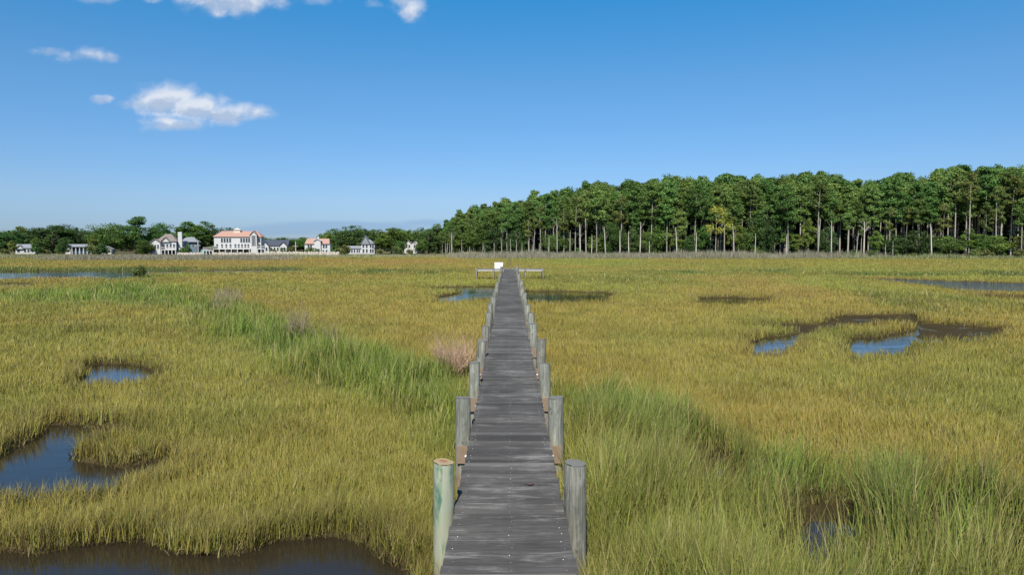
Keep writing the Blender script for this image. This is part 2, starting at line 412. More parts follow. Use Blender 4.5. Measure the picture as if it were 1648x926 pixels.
def fields(x, y):
    d = np.hypot(x, y)
    jx = x+(fbm(x, y, 3, 21, 3)-.5)*2.2*(d/25); jy = y+(fbm(x, y, 3, 25, 3)-.5)*3*(d/25)
    sl = sdf(jx, jy, tall_l); sr = sdf(jx, jy, tall_r); sg = sdf(jx, jy, green_r)
    soft = .6+.03*d
    tall = np.maximum(1-sstep(-soft, soft*.6, sl), 1-sstep(-soft, soft*.5, sr))
    gr = np.maximum(1-sstep(-soft*1.2, soft, sl), np.maximum(.46*(1-sstep(-soft, soft, sr)), 1-sstep(-1, 1, sg)))
    far_t = np.zeros(x.shape)
    for q in bands:
        s = sdf(jx*.3+x*.7, jy*.3+y*.7, q); far_t = np.maximum(far_t, 1-sstep(-4, 2, s))
    return tall, gr, far_t
GOLD = np.array((.335, .262, .062)); OLIVE = np.array((.255, .255, .055)); GREEN = np.array((.165, .245, .050))
DKGRN = np.array((.095, .145, .040)); ORNG = np.array((.38, .25, .075)); STRAW = np.array((.50, .41, .20)); LIME = np.array((.27, .31, .058))
def lerp(a, b, t): return a+(b-a)*np.asarray(t)[..., None]
def grass_col(x, y, tall, gr, ft):
    d = np.hypot(x, y)
    n = fbm(x, y*.7, 14, 41, 4); n2 = fbm(x, y*.6, 5, 47, 4); n3 = fbm(x, y*.35, 30, 53, 4)
    c = lerp(OLIVE[None]*1.0, GOLD[None], sstep(.29, .66, n*.6+n2*.4))
    c = lerp(c, OLIVE[None]*.92, .5*(1-sstep(9, 18, d)))
    c = lerp(c, ORNG, sstep(.55, .72, n3)*sstep(25, 70, d)*.7)
    c = lerp(c, LIME, sstep(.55, .72, fbm(x, y*.4, 22, 61, 4))*.5)
    c = lerp(c, lerp(GREEN[None], LIME[None], sstep(.35, .75, n2)*.55), gr*.9)
    c = lerp(c, DKGRN, ft*(.35+.6*sstep(.4, .62, fbm(x, y*.4, 6, 66, 3))))
    return c

# ground: one sheet, finer in front of the camera
th = np.concatenate([np.linspace(-math.pi, -.86, 50)[:-1], np.linspace(-.86, .86, 1000), np.linspace(.86, math.pi, 50)[1:-1]])
rr = np.concatenate([[.3, 1.5, 3], np.geomspace(4.5, 300, 760), np.geomspace(310, 6000, 26)])
TH, RR = np.meshgrid(th, rr)
X = np.sin(TH)*RR; Y = np.cos(TH)*RR
pd, sh = pond_field(X.ravel(), Y.ravel()); pd = pd.reshape(X.shape); sh = sh.reshape(X.shape)
depth = sstep(.10, -.10, pd)*.10+np.clip(-pd-.04, 0, 1.2)*.45*(1-sh*.9)
Z = (fbm(X, Y, 1.6, 71, 4)-.5)*.05*np.clip(1-RR/400, 0, 1)-depth
mf = np.zeros(X.size)
for q in mud_and_shade_flats:
    xs, ys = X.ravel(), Y.ravel(); k = (np.abs(xs-np.mean([p[0] for p in q])) < 14) & (np.abs(ys-np.mean([p[1] for p in q])) < 14)
    mf[k] = np.maximum(mf[k], sstep(.35, -.35, sdf(xs[k]+(fbm(xs[k], ys[k], 1.5, 7, 3)-.5)*.8, ys[k]+(fbm(xs[k], ys[k], 1.2, 8, 3)-.5)*1.2, q)))
mf = mf.reshape(X.shape)
Z = Z*(1-mf)+mf*np.maximum(Z, -.1+(fbm(X, Y, .9, 73, 3)-.45)*.05)
Z = Z+sstep(205, 260, Y)*.35
tall, gr, ft = fields(X.ravel(), Y.ravel())
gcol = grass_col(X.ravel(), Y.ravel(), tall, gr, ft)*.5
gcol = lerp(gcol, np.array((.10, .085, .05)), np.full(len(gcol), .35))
mud = np.array((.042, .031, .013))
gcol = lerp(gcol, mud, sstep(.35, -.1, pd.ravel()))
gcol = lerp(gcol, np.array((.11, .10, .05)), sstep(200, 240, Y.ravel()))
nr, nt = X.shape
ii = np.arange(nr*nt).reshape(nr, nt); jn = np.roll(ii, -1, 1)
Q = np.stack([ii[:-1], ii[1:], jn[1:], jn[:-1]], -1).reshape(-1, 4)
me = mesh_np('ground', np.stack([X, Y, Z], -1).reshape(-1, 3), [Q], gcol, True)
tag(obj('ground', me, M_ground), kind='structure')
mb = MB(); mb.add([(-400,-30,-.105),(400,-30,-.105),(400,190,-.105),(-400,190,-.105)], [(0,1,2,3)])
tag(mb.build('water', M_water), kind='structure')

# ------------------------------------------------------------------ grass
def blades(x, y, h, w, lean, leandir, col, tipcol):
    n = len(x); yaw = rng.random(n)*2*math.pi
    z0 = np.full(n, -.04)
    cx, cy = np.cos(yaw), np.sin(yaw)
    mx = x+np.cos(leandir)*lean*h*.33; my = y+np.sin(leandir)*lean*h*.33
    tx = x+np.cos(leandir)*lean*h; ty = y+np.sin(leandir)*lean*h
    zm = z0+h*.55; zt = z0+h*np.sqrt(np.clip(1-lean**2*.6, .2, 1))
    V = np.empty((n, 5, 3), np.float32)
    V[:, 0] = np.stack([x-cx*w*.5, y-cy*w*.5, z0], 1); V[:, 1] = np.stack([x+cx*w*.5, y+cy*w*.5, z0], 1)
    V[:, 2] = np.stack([mx-cx*w*.42, my-cy*w*.42, zm], 1); V[:, 3] = np.stack([mx+cx*w*.42, my+cy*w*.42, zm], 1)
    V[:, 4] = np.stack([tx, ty, zt], 1)
    b = np.arange(n)[:, None]*5
    q = b+np.array([[0, 1, 3, 2]]); t = b+np.array([[2, 3, 4]])
    c = np.empty((n, 5, 3), np.float32); c[:] = col[:, None]; c[:, 4] = tipcol
    return V.reshape(-1, 3), q, t, c.reshape(-1, 3)
def sample(n, r0, r1, a=.80):
    r = np.exp(rng.random(n)*(math.log(r1)-math.log(r0))+math.log(r0)); t = (rng.random(n)*2-1)*a
    return np.sin(t)*r, np.cos(t)*r
def grow(name, n, is_tall, label):
    x, y = sample(n, 4.5, 232)
    # clumping: draw points towards clump centres
    d = np.hypot(x, y)
    pdv, shv = pond_field(x, y)
    tall, gr, ft = fields(x, y)
    edge = -.02+.34*(fbm(x, y, .9, 81, 2)-.45)-.16*rng.random(n)**2+np.where((shv > .5) & is_tall, .15*rng.random(n), 0)
    keep = (pdv > edge) & (y < 228)
    keep &= ~((np.abs(x) < .62) & (rng.random(n) > .3))
    if is_tall:
        pr = np.maximum(tall, ft)
        cl = fbm(x, y, .8*(1+d/60), 91, 3)
        keep &= (rng.random(n) < pr*(.10+1.0*sstep(.42, .62, cl)))
    else:
        keep &= rng.random(n) < 1-.85*tall
        cl = fbm(x, y, .5, 93, 3)
        keep &= rng.random(n) < .45+.9*sstep(.3, .6, cl)
    x, y, d, pdv, tall, gr, ft = (v[keep] for v in (x, y, d, pdv, tall, gr, ft)); m_ = len(x)
    hn = fbm(x, y, 2.2, 97, 3); hn2 = fbm(x, y, .7, 99, 2)
    if is_tall:
        h = (.42+.75*hn)*(.6+.75*rng.random(m_))*(.65+.55*hn2)*np.where(ft > tall, .75, .55+.45*tall)
        h *= 1.15-.4*sstep(20, 55, d)
    else:
        h = (.20+.18*hn)*(.7+.5*rng.random(m_))*(.75+.4*hn2)
        h *= 1+.35*sstep(1.2, .15, pdv)
    w = ((.00062 if is_tall else .0005)*d+(.0065 if is_tall else .0028))*(.7+.7*rng.random(m_))
    ld = fbm(x, y, 3.0, 103, 3)*4*math.pi+rng.normal(0, 1.3, m_)
    lean = np.clip(rng.gamma(2.2, .13, m_)*(1.0 if is_tall else 1.15), 0, .95)
    col = grass_col(x, y, tall, gr, ft)
    va = (.42 if is_tall else .26)-.14*sstep(15, 60, d); col = col*(1+va*(2*rng.random(m_)-1))[:, None]
    if is_tall: col = col*(.60+.70*fbm(x, y, 1.3, 131, 3))[:, None]*np.where(ft > tall, 1, .92)[:, None]
    st = rng.random(m_)
    lean = np.where(st < .11, np.minimum(lean, .35), lean)
    col = lerp(col, STRAW, np.where(st < (.11 if is_tall else .07), .75, 0))
    col = lerp(col, GREEN*1.2, np.where(st > .90, .6, 0))
    bank = sstep(.9, .1, pdv)
    col = lerp(col, np.array((.16, .12, .05)), bank*(rng.random(m_) < .35)*.8)
    tip = lerp(col*1.1, STRAW*.75, (.12+.3*rng.random(m_))*(1-.6*gr))
    V, q, t, c = blades(x, y, h, w, lean, ld, col, tip)
    o = obj(name, mesh_np(name, V, [q, t], c), M_grass)
    tag(o, label, 'grass', kind='stuff'); return m_
NB = 1.0
def litter():
    x, y = sample(900000, 4.5, 95); pdv, shv = pond_field(x, y)
    k = (pdv > -.16) & (pdv < .22) & (rng.random(len(x)) < np.where(pdv < .02, .45, .8)); x, y, pdv = x[k], y[k], pdv[k]; m_ = len(x); d = np.hypot(x, y)
    h = (.08+.22*rng.random(m_))*np.where(pdv < 0, .7, 1.1)
    col = lerp(np.array((.10, .075, .035))[None]*(.5+rng.random(m_))[:, None], OLIVE*.8, (rng.random(m_) < .35)*.9)
    col = lerp(col, STRAW*.8, (rng.random(m_) < .06)*.9)
    V, q, t, c = blades(x, y, h, (.0007*d+.003)*(.7+.7*rng.random(m_)), np.clip(rng.random(m_)*1.3, 0, .97), rng.random(m_)*6.28, col, col)
    V[:, 2] -= np.repeat(np.clip(.04-pdv*.3, 0, .07), 5)
    tag(obj('bank_litter', mesh_np('bank_litter', V, [q, t], c), M_grass), 'matted brown dead stems along the muddy pond banks', 'dead stems', kind='stuff')
litter()
na = grow('short_marsh_grass', int(1300000*NB), False, 'low golden olive marsh grass covering the open flats')
nb = grow('tall_marsh_grass', int(1000000*NB), True, 'taller green cordgrass growing along the ditches and boardwalk')
print('blades', na, nb)
# tan reed beds at the foot of the trees
def reeds(name, areas, label):
    Vs, qs, ts, cs, off = [], [], [], [], 0
    for px0, px1, d0, d1, hh, n, tone in areas:
        px = px0+(px1-px0)*rng.random(n); dd = d0+(d1-d0)*rng.random(n)
        if px1-px0 < 200: px = px0+(px1-px0)*(rng.random(n)+rng.random(n)+rng.random(n))/3
        else: px = (px0+px1)/2+(px-(px0+px1)/2)*(.75+.5*rng.random(n))
        x = np.array([far(a, b) for a, b in zip(px, dd)]); y = dd
        h = hh*(.25+.75*rng.random(n)**1.5)*(.25+1.4*fbm(x, y, 6, 113, 3))
        col = lerp(np.array(tone)[None]*(.6+.7*rng.random(n))[:, None], np.array((.10, .13, .05)), (rng.random(n) < .3)*.7)
        V, q, t, c = blades(x, y, h, (.0003*y+.012)*(.6+.8*rng.random(n)), rng.random(n)*.5, rng.random(n)*6.28, col, col*1.1)
        Vs.append(V); qs.append(q+off); ts.append(t+off); cs.append(c); off += len(V)
    o = obj(name, mesh_np(name, np.concatenate(Vs), [np.concatenate(qs), np.concatenate(ts)], np.concatenate(cs)), M_reed)
    tag(o, label, 'reeds', kind='stuff')
reeds('pine_edge_reeds', [(790,1380,186,206,2.3,52000,(.33,.30,.225)), (700,800,205,225,1.5,9000,(.36,.33,.22)), (1380,1720,184,192,1.5,12000,(.28,.30,.15))], 'grey tan reeds along the foot of the pine wood')
reeds('house_edge_reeds', [(90,450,168,205,1.25,30000,(.31,.27,.20)), (-80,120,190,215,1.3,9000,(.30,.29,.15)), (440,700,205,222,1.0,12000,(.36,.35,.2))], 'grey brown reeds on the marsh edge before the houses')
reeds('straw_reed_patch', [(330,395,42,54,.9,2600,(.34,.28,.15))], 'pale straw reed patch on the left levee')

# ------------------------------------------------------------------ boardwalk
Y0, Y1, HW = -3.0, 79.0, .61
bw = thing('boardwalk', (0, 20, 0), label='long narrow weathered grey plank boardwalk running straight across the marsh', cat='boardwalk')
def wav(y): return .02*math.sin(y*.37)+.012*math.sin(y*1.1+1)
mb = MB(); y = Y0; k = 0
while y < Y1:
    wd = .138+random.uniform(-.004, .004)
    t = random.random()
    gcl = .076+random.gauss(0, .014)
    if t < .05: gcl += .04
    if t > .95: gcl -= .025
    gcl = max(.055, gcl); col = (gcl*1.08, gcl*1.0, gcl*.90)
    if random.random() < .12: col = (gcl*1.08, gcl*1.0, gcl*.92)
    e0, e1 = -HW+random.uniform(-.015, .012), HW+random.uniform(-.012, .015)
    z1 = DECK+random.uniform(-.004, .004)+wav(y)*.5
    Mx = Matrix.Translation((0, y+wd/2-20, z1)) @ Matrix.Rotation(random.gauss(0, .004), 4, 'Z') @ Matrix.Rotation(random.gauss(0, .004), 4, 'Y') @ Matrix.Rotation(random.gauss(0, .012), 4, 'X')
    mb.box(e0, e1, -wd/2, wd/2, -.038, 0, col, 0, Mx)
    if y < 30:
        for nx in (-.53, .01, .52):
            mb.box(nx-.004, nx+.004, -.004, .004, 0, .002, (.30, .30, .30), 0 if random.random() < .8 else 1, Mx @ Matrix.Translation((random.uniform(-.02, .02), random.uniform(-.05, .05), 0)))
    y += wd+random.uniform(.008, .015); k += 1
mb.build('deck', [M_deck, M_bolt], bw)
for s in (-1, 1):
    mb = MB(); mb.box(s*.55-.02, s*.55+.02, Y0-20, Y1-20, DECK-.29, DECK-.05)
    mb.build('stringer', M_str, bw)
mb = MB(); mb.box(-.02, .02, Y0-20, Y1-20, DECK-.29, DECK-.05); mb.build('stringer', M_str, bw)
NP = 21
tops = {0: (.52, .50), 1: (.47, .47), 2: (.44, .43), 3: (.43, .45)}
for i in range(NP+1):
    py = 7.53+3.4*i
    if py > 78: break
    for j, s in enumerate((-1, 1)):
        zt = DECK+(tops[i][j] if i in tops else .44+random.uniform(-.10, .08))
        r = .125*random.uniform(.94, 1.06); lx, ly = random.gauss(0, .018), random.gauss(0, .02); tlx, tly = random.gauss(0, .09), random.gauss(0, .09)
        lx = lx*1.4 if i > 1 else 0.0
        if i == 0: r = (.121, .128)[j]
        mb = MB(); ns = 20
        zs = [-.6, 0, .4, .8, 1.2, zt-.03, zt-.008]
        V, Fs = [], []
        for a, z in enumerate(zs):
            for q in range(ns):
                an = q/ns*2*math.pi; ra = r*(1.05-.05*z)*(1+.025*math.sin(3*an+i)+.012*math.sin(7*an+z*3+i))*(.97 if a == len(zs)-1 else 1)
                V.append((ra*math.cos(an)+lx*z, ra*math.sin(an)+ly*z, z))
        for a in range(len(zs)-1):
            for q in range(ns): Fs.append((a*ns+q, a*ns+(q+1) % ns, (a+1)*ns+(q+1) % ns, (a+1)*ns+q))
        n0 = (len(zs)-1)*ns
        V[n0:] = [(a_x, a_y, a_z+a_x*tlx+a_y*tly) for a_x, a_y, a_z in V[n0:]]
        mb.add(V, Fs); mb.add([(V[n0+q][0], V[n0+q][1], zt+(V[n0+q][0]*tlx+V[n0+q][1]*tly)+random.uniform(-.006, .003)) for q in range(ns)], [tuple(range(ns))], mi=1)
        new = i == 0 and s < 0
        o = mb.build('piling', [M_new, M_cut] if new else [random.choice((M_pile, M_pile2)), M_cutgrey], bw, True)
        for p in o.data.polygons:
            if p.material_index == 1: p.use_smooth = False
        o.location = (s*(HW+r+(.004 if i == 0 else .015+abs(lx))), py-20, 0)
        if new: o['label'] = 'newest piling, pale green treated timber with a fresh tan cut top'
        elif i == 0: o['label'] = 'grey split-topped piling nearest on the right, brown at its foot'
        b = MB(); b.tube([(0, 0, 0), (0, -.02, 0), (0, -.035, 0)], [.023, .021, .010], 10); bo = b.build('bolt', M_bolt, o, True)
        bo.location = (-s*.06, -r-.045, DECK-.45)
    mb = MB(); dy = .32 if i == 0 else 0; mb.box(-.84, .84, py-.175-20+dy, py-.13-20+dy, DECK-.57, DECK-.292); mb.build('cap_beam', M_beam, bw)
# landing across the far end
mb = MB()
xx = -3.84
while xx < 3.95:
    mb.box(xx, xx+.135, 79.02-20, 80.5-20, DECK-.03, DECK+.012, tuple([.19+random.uniform(-.04, .04)]*3)); xx += .144
mb.box(-3.86, 3.98, 78.97-20, 79.015-20, DECK-.25, DECK-.06, (.36, .34, .31), 1); mb.box(-3.86, 3.98, 80.3-20, 80.345-20, DECK-.30, DECK-.035, (.4, .38, .34), 1)
ld = mb.build('landing', [M_deck, M_pale], bw)
for px in (-3.78, -1.82, .3, 1.85, 3.9):
    for yy_ in (78.86, 80.46):
        b = MB(); zt = DECK+random.uniform(-.03, .08)
        b.tube([(0, 0, -.5), (0, 0, 1), (0, 0, zt)], [.1, .095, .09], 10); o = b.build('post', M_pile2, ld)
        o.location = (px, yy_-20, 0)
# storage box on the landing
sb = thing('storage_box', (-1.22, 79.45, DECK+.012), label='plain white storage box standing on the landing at the end of the boardwalk', cat='storage box')
mb = MB(); mb.box(-.46, .46, -.29, .29, .03, .62); mb.box(-.42, -.3, -.25, .25, 0, .03); mb.box(.3, .42, -.25, .25, 0, .03); o = mb.build('bin', M_white, sb)
mb = MB(); mb.prism([(-.31, .63), (.31, .63), (.31, .67), (.22, .73), (-.22, .73), (-.31, .68)], -.485, .485, axis='x'); mb.build('lid', M_white, sb)
mb = MB(); mb.box(-.07, .07, -.325, -.311, .60, .67); mb.build('latch', M_str, sb)
# shell fragment on the planks
x_, y_ = at(853, 781, DECK+.01)
mb = MB()
for k in range(7):
    a = random.uniform(0, 6.28); c_ = Vector((random.uniform(-.045, .045), random.uniform(-.02, .02), .002)); rr_ = random.uniform(.012, .024)
    mb.add([c_+Vector((math.cos(a+q*1.05)*rr_*1.4, math.sin(a+q*1.05)*rr_*.9, random.uniform(0, .006))) for q in range(6)]+[c_+Vector((0, 0, .014))], [(q, (q+1) % 6, 6) for q in range(6)])
o = mb.build('shell_fragment', M_shell); o.location = (x_, y_, DECK+.012)
tag(o, 'small dark broken shell lying on the near deck boards', 'shell')

# ------------------------------------------------------------------ dead twiggy shrubs
def m_twig(name, c): return m_bark(name, c)
M_twp = m_bark('pink_twigs', (.48, .33, .23)); M_twg = m_bark('grey_twigs', (.27, .205, .145))
def twig_shrub(name, px, py, h, wd, n, mat, label, seed):
    rd = random.Random(seed)
    x, y = at(px, py, 0)
    root = thing(name, (x, y, 0), label=label, cat='shrub')
    def br(mb, p, d, L, r, lev):
        pts, rad = [p], [r]
        for k in range(3):
            d = (d+Vector((rd.gauss(0, .14), rd.gauss(0, .14), rd.gauss(.04, .08)))).normalized()
            p = p+d*L/3; pts.append(p); rad.append(r*(1-.27*(k+1)))
        mb.tube(pts, rad, 3, cap=False)
        if lev > 0:
            for q in range(rd.randint(3, 5)):
                i = rd.randint(1, 3); e = (d+Vector((rd.gauss(0, .45), rd.gauss(0, .45), rd.gauss(.15, .25)))).normalized()
                br(mb, pts[i], e, L*rd.uniform(.35, .6), rad[i]*.7, lev-1)
    mb = MB(); tw = MB()
    for k in range(n):
        a = rd.uniform(0, 6.28); t = rd.random()**.6*wd*.75/h
        d = Vector((math.cos(a)*t, math.sin(a)*t, 1)).normalized()
        b0 = Vector((math.cos(a)*wd*.2*rd.random(), math.sin(a)*wd*.2*rd.random(), -.05))
        br(mb if k % 3 == 0 else tw, b0, d, h*rd.uniform(.4, .72), .007*h+.005, 2)
    mb.build('stem', mat, root); tw.build('twigs', mat, root)
twig_shrub('dead_shrub', 729, 606, 1.75, 1.6, 110, M_twp, 'dense pinkish dead shrub close to the left side of the boardwalk', 3)
twig_shrub('dead_shrub', 482, 548, 2.0, 1.5, 34, M_twg, 'tall thin grey brown dead shrub on the left grassy levee', 5)
twig_shrub('dead_shrub', 532, 562, 1.5, 1.0, 20, M_twg, 'small sparse dead shrub between the tall grey one and the boardwalk', 8)

# ------------------------------------------------------------------ trees
def leaf_cloud(cen, rad, n, size, base, spread=.25, flat=1.0, up=.35):
    """n leaf-sized quads around each clump centre; rad = (rx,ry,rz) per clump"""
    cen = np.repeat(np.asarray(cen, float), n, 0); rad = np.repeat(np.asarray(rad, float), n, 0); k = len(cen)
    v = rng.normal(size=(k, 3)); v /= np.linalg.norm(v, axis=1)[:, None]
    rr = rng.random(k)**.45
    p = cen+v*rr[:, None]*rad
    nrm = v*.6+rng.normal(size=(k, 3))*.6+np.array((0, 0, up)); nrm /= np.linalg.norm(nrm, axis=1)[:, None]
    a = np.cross(nrm, rng.normal(size=(k, 3))); a /= np.linalg.norm(a, axis=1)[:, None]; b = np.cross(nrm, a)
    s = size*(.55+.9*rng.random(k))[:, None]
    V = np.stack([p-a*s, p-b*s*.5, p+a*s, p+b*s*.5], 1)
    cl = np.repeat(rng.normal(0, spread*.6, len(cen)//n), n)
    f = np.clip(1+cl+rng.normal(0, spread, k), .35, 1.9)
    c = np.asarray(base)[None]*f[:, None]
    # a few yellower and bluer sprays
    c = c*np.where(rng.random((k, 1)) < .15, np.array([[1.3, 1.12, .7]]), 1)
    return V.reshape(-1, 3), np.arange(k*4).reshape(-1, 4), np.repeat(c, 4, 0)
def pine(H, cb, cr, seed, nclump=44, base=(.112, .186, .054), sparse=1.0, stubs=9, leaf=115):
    """loblolly pine: bare straight trunk, layered clumps on side limbs"""
    rd = random.Random(seed)
    root = thing('pine_tree', (0, 0, 0))
    mb = MB(); bx, by = rd.gauss(0, .35), rd.gauss(0, .35)
    def ax(z): t = z/H; return Vector((bx*t*t+.15*math.sin(t*5+seed), by*t*t+.12*math.cos(t*4+seed), z))
    r0 = .0088*H*rd.uniform(.85, 1.15)
    mb.tube([ax(H*t)+(Vector((0, 0, -.3)) if t == 0 else Vector()) for t in (0, .06, .25, .5, .7, .85, .97)], [r0*1.25, r0, r0*.86, r0*.68, r0*.48, r0*.28, r0*.08], 7)
    cen, rad = [], []
    for k in range(nclump):
        t = rd.random(); z = H*(cb+(1-cb)*(.03+.95*t))
        prof = math.sin(math.pi*min(1, .18+.80*t)**.9)**.7 if t < .93 else .4
        rr_ = cr*max(.15, prof)*rd.uniform(.25, 1.0); a = rd.uniform(0, 6.28)
        p = ax(z)+Vector((math.cos(a)*rr_, math.sin(a)*rr_, rr_*rd.uniform(.05, .3)))
        p.z = min(p.z, H*.985)
        cen.append(p); s = cr*rd.uniform(.28, .52); rad.append((s, s, s*rd.uniform(.5, .8)))
        if k % 2 == 0: mb.tube([ax(z-.6), (ax(z)+p)/2+Vector((0, 0, -.2)), p], [r0*.24, r0*.16, r0*.06], 4, cap=False)
    for k in range(stubs):
        z = H*rd.uniform(cb*.45, cb*1.02); a = rd.uniform(0, 6.28); L = rd.uniform(.4, 1.8)
        mb.tube([ax(z), ax(z)+Vector((math.cos(a)*L, math.sin(a)*L, L*rd.uniform(-.15, .35)))], [r0*.14, r0*.04], 3, cap=False)
    mb.build('trunk', M_bark, root, True)
    V, q, c = leaf_cloud(cen, rad, int(leaf*sparse), .26, base, .22)
    obj('crown', mesh_np('crown', V, [q], c), M_pine, root); root['H'] = H
    return root
def broad(H, cw, cb, seed, base=(.080, .142, .040), nclump=95, leaf=95, name='broadleaf_tree', lsize=.24):
    rd = random.Random(seed); root = thing(name, (0, 0, 0)); mb = MB(); r0 = .018*H
    mb.tube([(0, 0, -.3), (.05, 0, H*.1), (rd.gauss(0, .2), rd.gauss(0, .2), H*.45), (rd.gauss(0, .3), 0, H*.8)], [r0*1.3, r0, r0*.7, r0*.15], 7)
    cen, rad = [], []
    for k in range(nclump):
        u = rd.uniform(-1, 1); a = rd.uniform(0, 6.28); s = math.sqrt(1-u*u); q = rd.uniform(.55, 1)*(1+.18*math.sin(a*3+seed)+.14*math.sin(a*5+u*4))
        p = Vector((math.cos(a)*s*cw*.5*q, math.sin(a)*s*cw*.5*q, H*(cb+(1-cb)*.5)+u*H*(1-cb)*.46*q))
        cen.append(p); z = cw*rd.uniform(.11, .21); rad.append((z, z, z*.8))
        if k % 3 == 0: mb.tube([(0, 0, max(H*.12, p.z*.5)), (p.x*.5, p.y*.5, p.z*.8), p], [r0*.4, r0*.25, r0*.08], 4, cap=False)
    mb.build('trunk', M_oakbark, root, True)
    V, q, c = leaf_cloud(cen, rad, leaf, lsize, base, .22)
    obj('crown', mesh_np('crown', V, [q], c), M_leaf, root); root['H'] = H
    return root
def snag(H, seed, br):
    rd = random.Random(seed); root = thing('dead_tree', (0, 0, 0)); mb = MB(); bb = MB(); r0 = .014*H+.05
    lx = rd.gauss(0, .03)*H
    def ax(t): return Vector((lx*t+.06*H*.3*math.sin(t*3+seed)*t, 0, H*t))
    mb.tube([ax(0)-Vector((0, 0, .3)), ax(.3), ax(.65), ax(.93), ax(1)], [r0*1.2, r0*.9, r0*.65, r0*.4, r0*.1], 6)
    def limb(p, d, L, r, lev):
        q = p+d*L*.5; d2 = (d+Vector((rd.gauss(0, .25), rd.gauss(0, .25), .25))).normalized(); e = q+d2*L*.5
        bb.tube([p, q, e], [r, r*.7, r*.2], 4, cap=False)
        if lev:
            for k in range(3): limb(q if k else e, (d2+Vector((rd.gauss(0, .5), rd.gauss(0, .5), rd.gauss(.1, .3)))).normalized(), L*.5, r*.55, lev-1)
    for k in range(br):
        t = rd.uniform(.4, .95); a = rd.uniform(0, 6.28); limb(ax(t), Vector((math.cos(a), math.sin(a)*.8, rd.uniform(.5, 1.6))).normalized(), H*rd.uniform(.10, .22), r0*.2, 1)
    if 0 < br < 3: mb.add(bb.v, bb.f); br = 0
    mb.build('trunk', M_dead, root, True)
    if br: bb.build('branches', M_dead, root)
    root['H'] = H; return root
pines = [pine(24, c, r, 100+i, n) for i, (c, r, n) in enumerate(((.52, 3.0, 44), (.58, 3.3, 42), (.48, 2.8, 46), (.60, 3.1, 38), (.50, 3.6, 50), (.38, 2.7, 50)))]
scr = [pine(24, .42, 2.6, 120, 26, (.13, .165, .052), .8, 16), pine(24, .66, 2.6, 121, 24, (.125, .16, .052), .8, 20)]
oaks = [broad(12, 9.5, .08, 201), broad(12, 7.5, .14, 202, (.11, .175, .044)), broad(12, 8.5, .05, 203, (.064, .115, .040)), broad(12, 6, .2, 204, (.13, .19, .046), 46)]
lefts = [broad(16, 8.2, .06, 130, (.072, .124, .042), 100, 100, 'pine_tree'), broad(16, 7.6, .12, 131, (.082, .132, .042), 90, 100, 'pine_tree'), broad(16, 7.0, .10, 132, (.066, .118, .044), 90, 100, 'pine_tree')]
open_pine = pine(16, .22, 3.6, 133, 60, (.075, .128, .045), 1.0)
bushes = [broad(3, 3.8, 0, 301, (.13, .16, .06), 34, 60, 'edge_shrub', .16), broad(3, 3.0, 0, 302, (.10, .165, .05), 30, 60, 'edge_shrub', .16)]
snags = [snag(8, 401, 6), snag(6, 402, 0), snag(9, 403, 9), snag(5, 404, 2), snag(10, 405, 4)]
used = set()
def plant(proto, x, y, H, label, cat, group=None, rz=None, sx=1.0):
    o = proto if proto.name not in used else copy_tree(proto)
    used.add(proto.name)
    o.location = (x, y, .3 if y > 235 else 0.05); s = H/proto['H']
    o.scale = (s*sx, s*sx, s); o.rotation_euler = (0, 0, random.uniform(0, 6.28) if rz is None else rz)
    for k_ in ('group',):
        if k_ in o: del o[k_]
    tag(o, label, cat, group); placed.append(o); return o
placed = []
sky_pts = [(690,384),(705,372),(720,353),(745,337),(775,328),(800,324),(835,318),(865,309),(905,306),(945,292),(965,287),(990,293),(1010,290),(1060,284),(1100,282),(1150,290),(1165,283),(1200,280),(1240,286),(1290,281),(1320,277),(1345,282),(1390,290),(1430,275),(1460,280),(1490,283),(1505,270),(1560,268),(1600,268),(1648,265),(1720,262)]
def skyline(px): return float(np.interp(px, [p[0] for p in sky_pts], [p[1] for p in sky_pts]))
def edge_d(px): return float(np.interp(px, [690, 760, 850, 1000, 1300, 1720], [238, 226, 212, 204, 196, 188]))
ORD = ['first','second','third','fourth','fifth','sixth','seventh','eighth','ninth','tenth','eleventh','twelfth','thirteenth','fourteenth','fifteenth','sixteenth','seventeenth','eighteenth','nineteenth','twentieth',
       'twenty-first','twenty-second','twenty-third','twenty-fourth','twenty-fifth','twenty-sixth','twenty-seventh','twenty-eighth','twenty-ninth','thirtieth','thirty-first','thirty-second','thirty-third','thirty-fourth','thirty-fifth','thirty-sixth','thirty-seventh','thirty-eighth','thirty-ninth','fortieth','forty-first','forty-second','forty-third','forty-fourth','forty-fifth','forty-sixth','forty-seventh','forty-eighth','forty-ninth','fiftieth']
# front row, left to right
px = 712; i = 0
while px < 1690:
    d = edge_d(px)+random.uniform(0, 5); drop = random.choice((10, 18, 28, 40, 55)) if px > 800 else random.uniform(8, 28)
    y = skyline(px)+drop; H = hgt(px, y, d)
    nm = ORD[i] if i < 50 else 'rightmost'
    big = 'shorter' if drop > 30 else 'tall'
    plant(random.choice(pines+scr*2), far(px, d), d, H, f'{big} pine in the front row of the wood, {nm} trunk from its left end', 'pine tree', 'pines along the front of the wood')
    px += random.uniform(15, 27)*(.8 if px < 850 else 1); i += 1
for row in range(1, 7):
    px = 706+random.uniform(0, 20)
    while px < 1700:
        d = edge_d(px)+row*6.5+random.uniform(-2.5, 2.5)
        y = skyline(px)+(random.choice((-1, 1, 3, 5, 7, 10, 14, 18))+random.uniform(-2, 2) if row > 2 else random.uniform(3, 22)); H = hgt(px, y, d)
        lab = ('pine with a dim trunk standing just behind the front row of the wood' if row < 3 else 'dark pine deep in the wood whose crown makes up the skyline')
        plant(random.choice(pines), far(px, d), d, H, lab, 'pine tree', 'pines just behind the front row' if row < 3 else 'pines deep in the wood')
        px += random.uniform(21, 33)*(.75 if px < 850 else 1)
